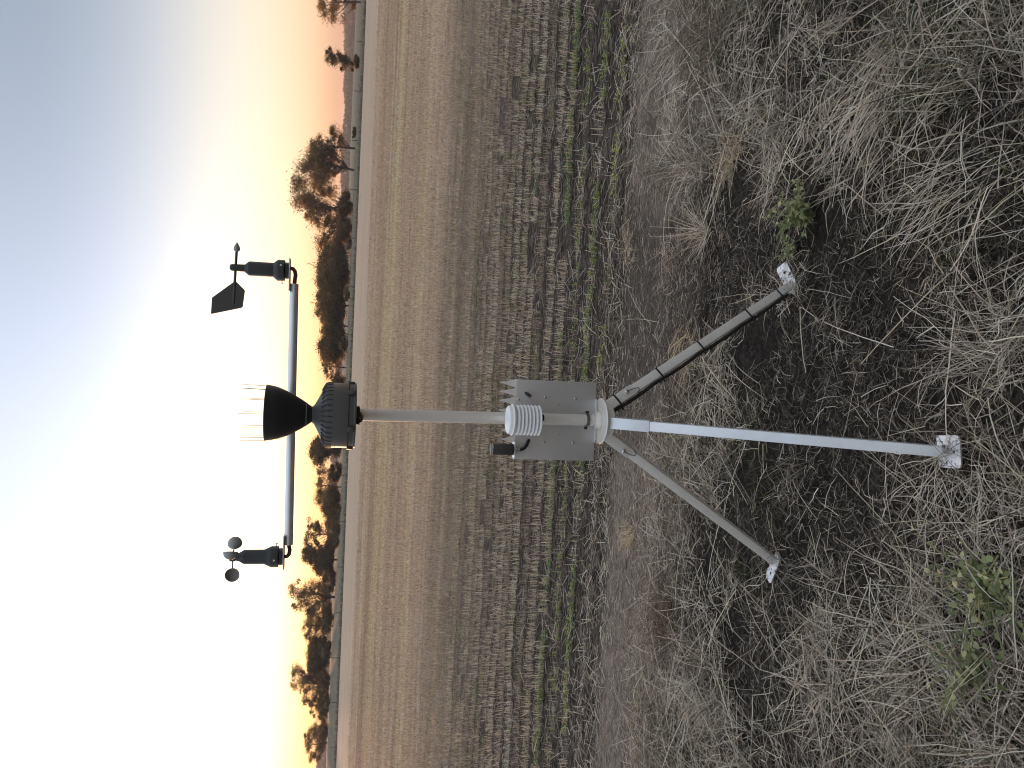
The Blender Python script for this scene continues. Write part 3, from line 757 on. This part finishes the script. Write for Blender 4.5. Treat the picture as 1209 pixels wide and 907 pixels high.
# rain gauge, carried just in front of the mast
gxo, gyo = 0.001, -0.112
def gz(z): return z
prof_f = [(0.0205, 1.668), (0.0215, 1.673), (0.0262, 1.680), (0.0305, 1.686), (0.0400, 1.700), (0.0520, 1.7205), (0.0630, 1.7425), (0.0705, 1.760), (0.0745, 1.774), (0.0765, 1.788), (0.0775, 1.791), (0.0775, 1.7935), (0.0745, 1.7935), (0.0725, 1.774), (0.062, 1.745), (0.040, 1.712), (0.02, 1.695), (0.006, 1.690)]
gauge = MB().lathe([(0.072, 1.555), (0.0895, 1.556), (0.0895, 1.560), (0.0870, 1.5625), (0.0870, 1.574), (0.0890, 1.5765), (0.0890, 1.629), (0.0865, 1.6355), (0.0800, 1.6395), (0.069, 1.645), (0.0436, 1.6575), (0.0265, 1.6665), (0.0225, 1.672)], (gxo, gyo, 0), 48).build('rain_gauge', M_DARK, ST)
MB().lathe(prof_f, (gxo, gyo, 0), 48).build('funnel', M_BLACK, gauge)
MB().lathe([(0.0290, 0), (0.0322, 0.0006), (0.0328, 0.002), (0.0305, 0.0028)], (gxo, gyo, 1.6855), 40).build('funnel_ring', M_CUP, gauge)
for j in range(12):
    q = 2 * math.pi * (j + 0.02) / 12; sx, sy = math.cos(q), math.sin(q)
    MB().tube([(gxo + sx * 0.0722, gyo + sy * 0.0722, 1.772), (gxo + sx * 0.0735, gyo + sy * 0.0735, 1.795), (gxo + sx * 0.0755, gyo + sy * 0.0755, 1.858)], [0.0009, 0.0008, 0.0006], 5).build('bird_spike', M_SPIKE, gauge)
# cooling slots and ribs round the shoulder, toggles on the base ring
for j in range(36):
    q = 2 * math.pi * j / 36; sx, sy = math.cos(q), math.sin(q)
    pts = [(gxo + sx * r, gyo + sy * r, z) for r, z in ((0.0890, 1.618), (0.0894, 1.629), (0.0868, 1.637), (0.0800, 1.6412), (0.069, 1.6468))]
    MB().tube(pts, 0.0016, 5).build('rib', M_BLACK, gauge)
for j, q in enumerate((0.05, 1.15, 2.2, 3.3, 4.35, 5.5)):
    sx, sy = math.cos(q), math.sin(q)
    MB().box((gxo + sx * 0.0905, gyo + sy * 0.0905, 1.569), (0.006, 0.014, 0.017), Matrix.Rotation(q, 3, 'Z'), 0.0015).build('latch', M_DARK, gauge)
MB().box((0, -0.052, 1.5485), (0.05, 0.10, 0.009), bevel=0.002).build('bracket', M_BLACK, gauge)
MB().tube([(-0.016, -0.106, 1.556), (-0.016, -0.104, 1.547), (-0.013, -0.088, 1.540), (-0.006, -0.060, 1.537), (0.003, -0.034, 1.541), (0.004, -0.016, 1.547)], 0.0048, 8).build('cable', M_RUBBER, gauge)

# cross arm and its end tabs
ang = math.atan2(0.012, 0.74)
arm = MB().tube([(-0.378, 0.0, 1.7275), (0.366, 0.0, 1.7395)], 0.0122, 20).build('cross_arm', M_ALU, ST)
MB().box((0, 0.004, 1.7335), (0.044, 0.05, 0.034), bevel=0.003).build('clamp', M_ALU_D, arm)
for (x0, x1, z) in ((0.343, 0.437, 1.7525), (-0.447, -0.350, 1.7395)):
    MB().box(((x0 + x1) / 2, 0, z), (x1 - x0, 0.045, 0.003), Matrix.Rotation(-ang, 3, 'Y'), 0.0007).build('end_tab', M_ALU, arm)

# wind vane
vx, vz = 0.402, 1.754
vane = MB().lathe([(0.020, vz), (0.024, vz + 0.001), (0.024, vz + 0.010), (0.020, vz + 0.0115), (0.028, vz + 0.012), (0.0305, vz + 0.014), (0.0305, vz + 0.030), (0.029, vz + 0.033), (0.0205, vz + 0.043), (0.0203, vz + 0.108), (0.019, vz + 0.111), (0.0105, vz + 0.121), (0.0098, vz + 0.146), (0.0098, vz + 0.154), (0.0085, vz + 0.159), (0.004, vz + 0.1615)], (vx, 0, 0), 28).build('wind_vane', M_BLACK, ST)
rz = vz + 0.1455
MB().tube([(0.456, 0, rz - 0.001), (0.300, 0, rz + 0.0025)], 0.0037, 10).build('rod', M_DARK, vane)
MB().lathe([(0.0035, -0.010), (0.0088, -0.006), (0.0085, 0.002), (0.0012, 0.016)], (0.457, 0, rz - 0.001), 14, Matrix.Rotation(math.pi / 2, 3, 'Y')).build('arrow_tip', M_CUP, vane)
MB().prism([(0.365, 1.899), (0.341, 1.8735), (0.338, 1.8725), (0.294, 1.8765), (0.290, 1.880), (0.268, 1.959), (0.270, 1.9605), (0.314, 1.959)], -0.0011, 0.0011).build('tail_fin', M_DARK, vane)
MB().tube([(vx - 0.028, 0, vz + 0.019), (vx - 0.037, 0, vz + 0.019)], 0.0015, 6).build('thumb_screw', M_BOLT, vane)
MB().lathe([(0.0042, 0), (0.0042, 0.002)], (vx - 0.0385, 0, vz + 0.019), 10, Matrix.Rotation(math.pi / 2, 3, 'Y')).build('screw_head', M_BOLT, vane)
MB().lathe([(0.0028, 0), (0.0028, 0.0022)], (vx + 0.012, -0.0275, vz + 0.022), 10, Matrix.Rotation(math.pi / 2, 3, 'X')).build('screw_head', M_BOLT, vane)
MB().tube([(0.410, 0, 1.752), (0.409, 0, 1.744), (0.403, 0, 1.739), (0.392, 0, 1.7365), (0.378, 0, 1.738), (0.360, 0, 1.739)], 0.0056, 8).build('cable', M_COPPER, vane)

# cup anemometer
ax_, az_ = -0.412, 1.741
anem = MB().lathe([(0.021, az_), (0.024, az_ + 0.001), (0.024, az_ + 0.010), (0.021, az_ + 0.0115), (0.028, az_ + 0.012), (0.0300, az_ + 0.014), (0.0300, az_ + 0.032), (0.028, az_ + 0.036), (0.0205, az_ + 0.052), (0.0203, az_ + 0.105), (0.019, az_ + 0.108), (0.0120, az_ + 0.120), (0.0105, az_ + 0.128)], (ax_, 0, 0), 28).build('anemometer', M_BLACK, ST)
rh = az_ + 0.137
MB().lathe([(0.011, -0.008), (0.0125, -0.006), (0.0125, 0.006), (0.010, 0.0085)], (ax_, 0, rh), 20).build('rotor_hub', M_DARK, anem)
for deg in (170, 50, 290):
    q = R(deg); d = V3_((math.cos(q), math.sin(q), 0)); t = V3_((-math.sin(q), math.cos(q), 0))
    MB().tube([V3_((ax_, 0, rh)) + d * 0.010, V3_((ax_, 0, rh)) + d * 0.040], 0.0021, 8).build('cup_arm', M_CUP, anem)
    c = V3_((ax_, 0, rh)) + d * 0.052
    z = t; x = d; y = z.cross(x); Rc = Matrix((x, y, z)).transposed()
    ro_, ri_ = 0.0202, 0.0188
    prof = [(max(0.0004, ro_ * math.sin(u)), -ro_ * math.cos(u)) for u in np.linspace(0, math.pi / 2, 9)] + [(ri_ * math.sin(u) + 0.0002, -ri_ * math.cos(u)) for u in np.linspace(math.pi / 2, 0, 9)]
    MB().lathe(prof, c + t * 0.006, 24, Rc, caps=False).build('cup', M_CUP, anem, 60)
MB().tube([(ax_ + 0.028, 0, az_ + 0.019), (ax_ + 0.037, 0, az_ + 0.019)], 0.0015, 6).build('thumb_screw', M_BOLT, anem)
MB().lathe([(0.0042, 0), (0.0042, 0.002)], (ax_ + 0.0365, 0, az_ + 0.019), 10, Matrix.Rotation(math.pi / 2, 3, 'Y')).build('screw_head', M_BOLT, anem)
MB().lathe([(0.0028, 0), (0.0028, 0.0022)], (ax_ - 0.004, -0.0295, az_ + 0.023), 10, Matrix.Rotation(math.pi / 2, 3, 'X')).build('screw_head', M_BOLT, anem)
MB().tube([(-0.412, 0, 1.738), (-0.411, 0, 1.730), (-0.405, 0, 1.725), (-0.393, 0, 1.7235), (-0.380, 0, 1.7265), (-0.365, 0, 1.7275)], 0.0056, 8).build('cable', M_COPPER, anem)

# ------------------------------------------------------------------ fence beyond the field
FS = 126.0
fence = empty('wire_fence', (0, FS, 0))
tag(fence, 'thin wire fence with slim posts along the far field edge', 'fence')
pm = None
post_x = np.arange(-82, 90, 7.4)
for i, px in enumerate(post_x):
    yy = -SLOPE * px
    if pm is None:
        pm = MB().tube([(0, 0, -0.2), (0, 0, 0.6), (0.0, 0, 1.2)], [0.065, 0.06, 0.055], 7).build('post', M_POST, fence); o = pm
    else:
        o = bpy.data.objects.new('post', pm.data); COL.objects.link(o); o.parent = fence
    o.location = (px, yy, float(height(px, FS + yy))); o.rotation_euler = (random.uniform(-.04, .04), random.uniform(-.05, .05), 0)
    o.scale = (1, 1, random.uniform(0.9, 1.08))
for z in (0.35, 0.65, 0.95, 1.12):
    MB().tube([(px, -SLOPE * px, z + float(height(px, FS - SLOPE * px))) for px in post_x], 0.004, 4).build('wire', M_WIRE, fence)

# rank grass along the fence line and on the verge
n = 16000
sv = FS - 5.5 + 5 * rng.uniform(0, 1, n) ** 1.5 * (1 + 20 * (rng.uniform(0, 1, n) > 0.6))
x = rng.uniform(-1, 1, n) * (0.55 * sv + 6); y = sv - SLOPE * x
base = np.stack([x, y, height(x, y)], -1)
near = (sv < FS + 1)
V = ribbons(base, rng.uniform(0, 2 * math.pi, n), rng.uniform(0.9, 1.5, n), rng.uniform(0.12, 0.5, n), rng.uniform(0, 0.5, n), rng.uniform(0.03, 0.09, n), k=2, taper=0.6)
tcol = np.where(near[:, None] & (rng.uniform(0, 1, (n, 1)) > 0.45), np.array([[0.10, 0.09, 0.065]]), np.array([[0.26, 0.245, 0.185]])) * rng.uniform(0.7, 1.25, (n, 1))
o = quads_object('verge_grass', V, M_STRAW, tcol)
tag(o, 'pale rank grass strip along the fence beyond the field', 'grass', kind='stuff')

# ------------------------------------------------------------------ trees
TREE_GREEN = np.array([(0.095, 0.095, 0.055), (0.065, 0.068, 0.04), (0.14, 0.125, 0.07), (0.12, 0.092, 0.058)])
def tree(x, y, h, w, label, style='open', seed=0, lobes=None, n_clump=None, trunk_n=1, bare=0.28, name='gum_tree', twig=None, group='trees along the horizon'):
    r = np.random.default_rng(1000 + seed)
    z0 = float(height(x, y)); root = empty(name, (x, y, z0))
    tag(root, label, 'tree' if name != 'shrub' else 'shrub', group)
    dense = style == 'dense'
    airy = 0.0 if (dense or name == 'shrub') else (1.0 if x < -45 else 0.6)
    w = w * (1.22 if name != 'shrub' else 1.0)
    lobes = lobes or [(0, 0.5 + bare / 2, 0.5, 0.5 - bare / 2)]     # x offset (of w), z centre (of h), half width (of w), half height (of h)
    n_clump = int((1.6 if dense else 1.5) * (n_clump or (46 if dense else 30)))
    area = np.array([a[2] * a[3] for a in lobes]); area = area / area.sum()
    cl = []
    while len(cl) < n_clump:
        lb = lobes[r.choice(len(lobes), p=area)]
        u = r.normal(0, 1, 3); u /= np.linalg.norm(u); rad = r.uniform(0.25, 1) ** 0.5
        px = (lb[0] + u[0] * rad * lb[2] * 0.82) * w; py = u[1] * rad * lb[2] * w * 0.8; pz = (lb[1] + u[2] * rad * lb[3] * 0.84) * h
        if pz > 0.06 * h: cl.append((px, py, pz))
    cl = np.array(cl)
    # wood
    mb = MB()
    tips = []
    for t in range(trunk_n):
        off = 0 if trunk_n == 1 else (t / (trunk_n - 1) - 0.5) * 0.45 * w
        lean = r.normal(0, 0.06) * h + off * 0.25
        rt_ = 0.022 * h * (0.75 if trunk_n > 1 else 1)
        pts = [V3_((off, 0, -0.15)), V3_((off + lean * 0.3, 0, h * 0.18)), V3_((off + lean * 0.7 + r.normal(0, 0.015) * h, r.normal(0, 0.02) * h, h * 0.42)), V3_((off + lean, r.normal(0, 0.03) * h, h * 0.72))]
        mb.tube(pts, [rt_ * 1.2, rt_, rt_ * 0.7, rt_ * 0.3], 7); tips.append(pts)
    for c in cl:
        pts = min(tips, key=lambda P_: abs(P_[1].x - c[0])); t = np.clip((c[2] / h - 0.25) * 0.9, 0.12, 0.66) / 0.72 * 3
        j = min(int(t), 2); a = pts[j].lerp(pts[j + 1], t - j); e = V3_(c)
        m_ = a.lerp(e, 0.5) + V3_((0, 0, -0.03 * h))
        mb.tube([a, m_, e], [0.006 * h, 0.0045 * h, 0.0018 * h], 4)
    if twig:
        for (tx, tz, ex, ez) in twig:
            a = V3_((tx, 0, tz)); e = V3_((ex, 0.3, ez)); m_ = a.lerp(e, 0.55) + V3_((0.15, 0, 0.1))
            mb.tube([a, m_, e], [0.10, 0.07, 0.03], 4); mb.tube([m_, m_ + V3_((0.45, 0, 0.75))], [0.05, 0.02], 4)
            mb.tube([m_.lerp(e, 0.5), m_.lerp(e, 0.5) + V3_((-0.55, 0, 0.3))], [0.04, 0.02], 4)
    mb.build('trunk', M_BARK, root)
    # foliage: many small leaf sprays gathered in uneven clumps
    LVs, LTs = [], []
    for c in cl:
        rc = (0.08 if dense else 0.070) * (w + h) * 0.5 * r.uniform(0.5, 1.5)
        nl = int((300 if dense else 290) * (1 - 0.35 * airy) * r.uniform(0.7, 1.3))
        p = c + r.normal(0, 1, (nl, 3)) * rc * np.array([0.75, 0.75, 0.52]) + np.array([0, 0, -0.15 * rc])
        p[:, 2] = np.maximum(p[:, 2], 0.05)
        sz = r.uniform(0.10, 0.27, nl) * (0.7 + 0.03 * h) * (1 - 0.22 * airy)
        d1 = r.normal(0, 1, (nl, 3)); d1 /= np.linalg.norm(d1, axis=1)[:, None]
        d2 = np.cross(d1, r.normal(0, 1, (nl, 3))); d2 /= np.linalg.norm(d2, axis=1)[:, None]
        d1 = d1 * sz[:, None]; d2 = d2 * (sz * r.uniform(0.3, 0.6, nl))[:, None]
        Vq = np.stack([np.stack([p - d1 - d2 * 0.4, p - d1 + d2 * 0.4], 1), np.stack([p - d2, p + d2], 1), np.stack([p + d1 - d2 * 0.3, p + d1 + d2 * 0.3], 1)], 1)
        LVs.append(Vq)
        tone = r.uniform(0.55, 1.6)
        LTs.append(TREE_GREEN[r.choice(4, nl)] * tone * r.uniform(0.75, 1.3, (nl, 1)))
    quads_object('crown', np.concatenate(LVs), M_CROWN, np.concatenate(LTs), root)
    return root

tree(107.4, 230, 12.6, 15, 'gum tree cut off by the frame edge, farthest from the low sun', 'open', 1, n_clump=26, lobes=[(0.05, 0.72, 0.45, 0.27), (-0.28, 0.5, 0.22, 0.18), (0, 0.13, 0.2, 0.1)])
tree(78.2, 200, 8.6, 6.4, 'small thin gum tree standing alone in the open gap', 'open', 2, n_clump=17, bare=0.2, lobes=[(0.12, 0.8, 0.3, 0.2), (0, 0.5, 0.42, 0.28), (-0.15, 0.25, 0.35, 0.16)])
tree(67.8, 238, 13.6, 9.5, 'pale loose gum tree leaning out from the tallest tree', 'open', 3, n_clump=20, lobes=[(-0.1, 0.78, 0.45, 0.2), (0.2, 0.45, 0.4, 0.26)])
tree(56.5, 240, 18.4, 19.5, 'tallest broad gum tree with several trunks, right of the wind vane', 'open', 4, n_clump=76, trunk_n=2, lobes=[(-0.05, 0.76, 0.42, 0.24), (0.3, 0.5, 0.25, 0.3), (-0.3, 0.6, 0.22, 0.2), (0.05, 0.45, 0.25, 0.2)])
tree(43.8, 240, 11.4, 14, 'ragged gum tree between the tallest tree and the dark dome tree', 'open', 5, n_clump=50, bare=0.12, lobes=[(0.2, 0.7, 0.3, 0.28), (-0.25, 0.6, 0.3, 0.36), (0.05, 0.35, 0.45, 0.25)], twig=None)
tree(31.0, 235, 10.1, 16, 'dense dark dome shaped tree right of the cross arm end', 'dense', 6, n_clump=120, bare=0.0, lobes=[(0, 0.5, 0.52, 0.5)], twig=[(0.6, 9.4, 1.7, 12.6)], name='dense_tree')
tree(21.5, 240, 10.4, 13, 'dark bushy tree left of the dense dome tree', 'dense', 7, n_clump=66, bare=0.05, twig=[(0, 9.4, 0.3, 11.2)], name='dense_tree')
tree(15.6, 246, 8.9, 8, 'low bushy tree between two dark domes', 'open', 8, n_clump=30, bare=0.05)
tree(10.0, 235, 9.0, 12, 'rounded grey green tree just right of the rain gauge', 'dense', 9, n_clump=80, bare=0.02, name='dense_tree')
tree(3.2, 262, 8.7, 7.5, 'thin glowing tree partly hidden behind the rain gauge', 'open', 10, n_clump=15, bare=0.1, twig=[(0.2, 6.0, -1.5, 9.0)])
tree(-3.6, 240, 5.2, 9.5, 'low dark tree directly behind the rain gauge', 'dense', 11, n_clump=34, bare=0.0, name='dense_tree')
tree(-12.5, 246, 6.4, 8.5, 'low round tree peeping out left of the rain gauge base', 'dense', 12, n_clump=36, bare=0.02, name='dense_tree')
tree(-21.8, 250, 10.4, 11.5, 'dark round tree left of the rain gauge', 'dense', 13, n_clump=70, bare=0.02, lobes=[(-0.08, 0.72, 0.4, 0.27), (0.1, 0.35, 0.46, 0.34)], name='dense_tree')
tree(-36.5, 268, 9.2, 17, 'sparse glowing tree behind the low dark mound tree', 'open', 14, n_clump=30, bare=0.3)
tree(-40.5, 250, 5.8, 13.5, 'low dark mound shaped tree in front of the glowing one', 'dense', 15, n_clump=58, bare=0.0, name='dense_tree')
tree(-50.4, 260, 12.4, 10, 'slender gum tree showing its trunk left of the mound tree', 'open', 16, n_clump=22, bare=0.35)
tree(-58.8, 260, 11.3, 10.5, 'bushy tree below the spinning cups', 'dense', 17, n_clump=52, bare=0.08, lobes=[(0.1, 0.8, 0.3, 0.2), (0, 0.42, 0.5, 0.36)])
tree(-71.0, 260, 15.2, 13.5, 'tall gum tree with a bright fringe left of the spinning cups', 'open', 18, n_clump=48, bare=0.1, lobes=[(0.05, 0.78, 0.42, 0.22), (0, 0.4, 0.48, 0.3)])
tree(-84.0, 272, 10.6, 11, 'mid height tree between two tall fringed gums', 'open', 19, n_clump=42, bare=0.08)
tree(-94.5, 272, 9.0, 14, 'broad dark tree with a flat top', 'dense', 20, n_clump=68, bare=0.05, name='dense_tree')
tree(-103.0, 270, 13.8, 13, 'tall glowing gum tree third from the end of the tree line', 'open', 21, n_clump=40, bare=0.15, lobes=[(0.15, 0.78, 0.36, 0.22), (-0.05, 0.45, 0.45, 0.28)])
tree(-114.0, 280, 8.0, 9, 'low loose tree second from the end of the tree line', 'open', 22, n_clump=24, bare=0.05)
tree(-127.0, 280, 9.0, 12.5, 'lone rounded tree at the sunlit end of the tree line', 'open', 23, n_clump=44, bare=0.05)
tree(-138.5, 280, 3.4, 5, 'tiny far tree cut off by the frame edge on the sun side', 'open', 24, n_clump=12, bare=0.0)
SH = [(37, 222, 1.5, 4.2, 'low shrub at the foot of the dense dome tree'), (22.5, 216, 1.7, 5, 'shrub in front of the dark bushy tree'), (9.0, 214, 2.6, 4.6, 'green shrub in front of the rounded grey green tree'), (64.5, 212, 1.1, 3, 'tiny shrub in the open near the tallest tree'),
      (-36.5, 226, 1.8, 3.6, 'round shrub before the low mound tree'), (-42, 222, 2.0, 4, 'second round shrub before the low mound tree'), (-46.5, 230, 2.3, 4.5, 'spreading shrub at the foot of the slender gum'), (105, 212, 1.5, 5, 'shrub at the foot of the frame edge gum'), (75.5, 192, 1.4, 3.5, 'small shrub beside the lone thin gum'), (-96, 240, 2.0, 5, 'low bush in front of the broad flat tree')]
SH += [(-53, 255, 4.2, 9, 'undergrowth below the slender gum and the bushy tree'), (-65, 256, 4.6, 11, 'undergrowth right of the tall fringed gum'), (-78, 262, 4.4, 11, 'undergrowth left of the tall fringed gum'), (-89, 264, 4.6, 9, 'undergrowth beside the broad flat tree'),
       (-100, 264, 4.4, 10, 'undergrowth below the tall glowing gum'), (-110, 270, 4.0, 10, 'undergrowth right of the low loose tree'), (-120, 274, 3.4, 9, 'undergrowth right of the lone rounded tree'), (-30, 256, 4.2, 9, 'undergrowth left of the dark round tree'), (-9, 246, 4.6, 9, 'undergrowth half hidden by the rain gauge'), (50, 236, 4.5, 11, 'undergrowth below the tallest gum'), (43, 234, 4.0, 9, 'undergrowth right of the dark dome')]
for i, (x, y, h, w, lb) in enumerate(SH):
    tree(x, y, h, w, lb, 'dense', 60 + i, n_clump=14 if h < 3 else 26, bare=0.0, name='shrub', group='shrubs before the tree line')

# ---- far-off wood closing the plain
n = 30000
x = rng.uniform(-750, 1150, n); y = 1500 + rng.uniform(-30, 30, n)
top = 8 + 9 * noise2(x * 0.012, x * 0 + 2, 51) + 5 * noise2(x * 0.06, x * 0 + 9, 52)
z = rng.uniform(0, 1, n) * top
p = np.stack([x, y, z], -1); sz = rng.uniform(1.2, 3.2, n)
d1 = rng.normal(0, 1, (n, 3)); d1 /= np.linalg.norm(d1, axis=1)[:, None]
d2 = np.cross(d1, rng.normal(0, 1, (n, 3))); d2 /= np.linalg.norm(d2, axis=1)[:, None]
d1 *= sz[:, None]; d2 *= sz[:, None] * 0.7
V = np.stack([np.stack([p - d1 - d2 * 0.4, p - d1 + d2 * 0.4], 1), np.stack([p - d2, p + d2], 1), np.stack([p + d1 - d2 * 0.3, p + d1 + d2 * 0.3], 1)], 1)
o = quads_object('distant_wood', V, M_CROWN, TREE_GREEN[rng.choice(4, n)])
tag(o, 'far blue grey line of woodland on the horizon', 'woodland', kind='stuff')

# ------------------------------------------------------------------ the evening air
me = bpy.data.meshes.new('haze'); bm = bmesh.new(); bmesh.ops.create_cube(bm, size=1)
for v in bm.verts: v.co = Vector((v.co.x * 7000, v.co.y * 7000, v.co.z * 26)) + Vector((0, 0, 12))
bm.to_mesh(me); bm.free()
hz = bpy.data.objects.new('haze', me); COL.objects.link(hz)
mh = bpy.data.materials.new('evening_haze'); mh.use_nodes = True; nt = mh.node_tree
nt.nodes.remove(nt.nodes['Principled BSDF'])
pv = nt.nodes.new('ShaderNodeVolumePrincipled'); pv.inputs['Color'].default_value = (0.9, 0.88, 0.9, 1); pv.inputs['Density'].default_value = 0.00017; pv.inputs['Anisotropy'].default_value = 0.2
nt.links.new(pv.outputs[0], nt.nodes['Material Output'].inputs['Volume'])
me.materials.append(mh)
tag(hz, 'thin evening haze over the whole plain', 'haze', kind='stuff')
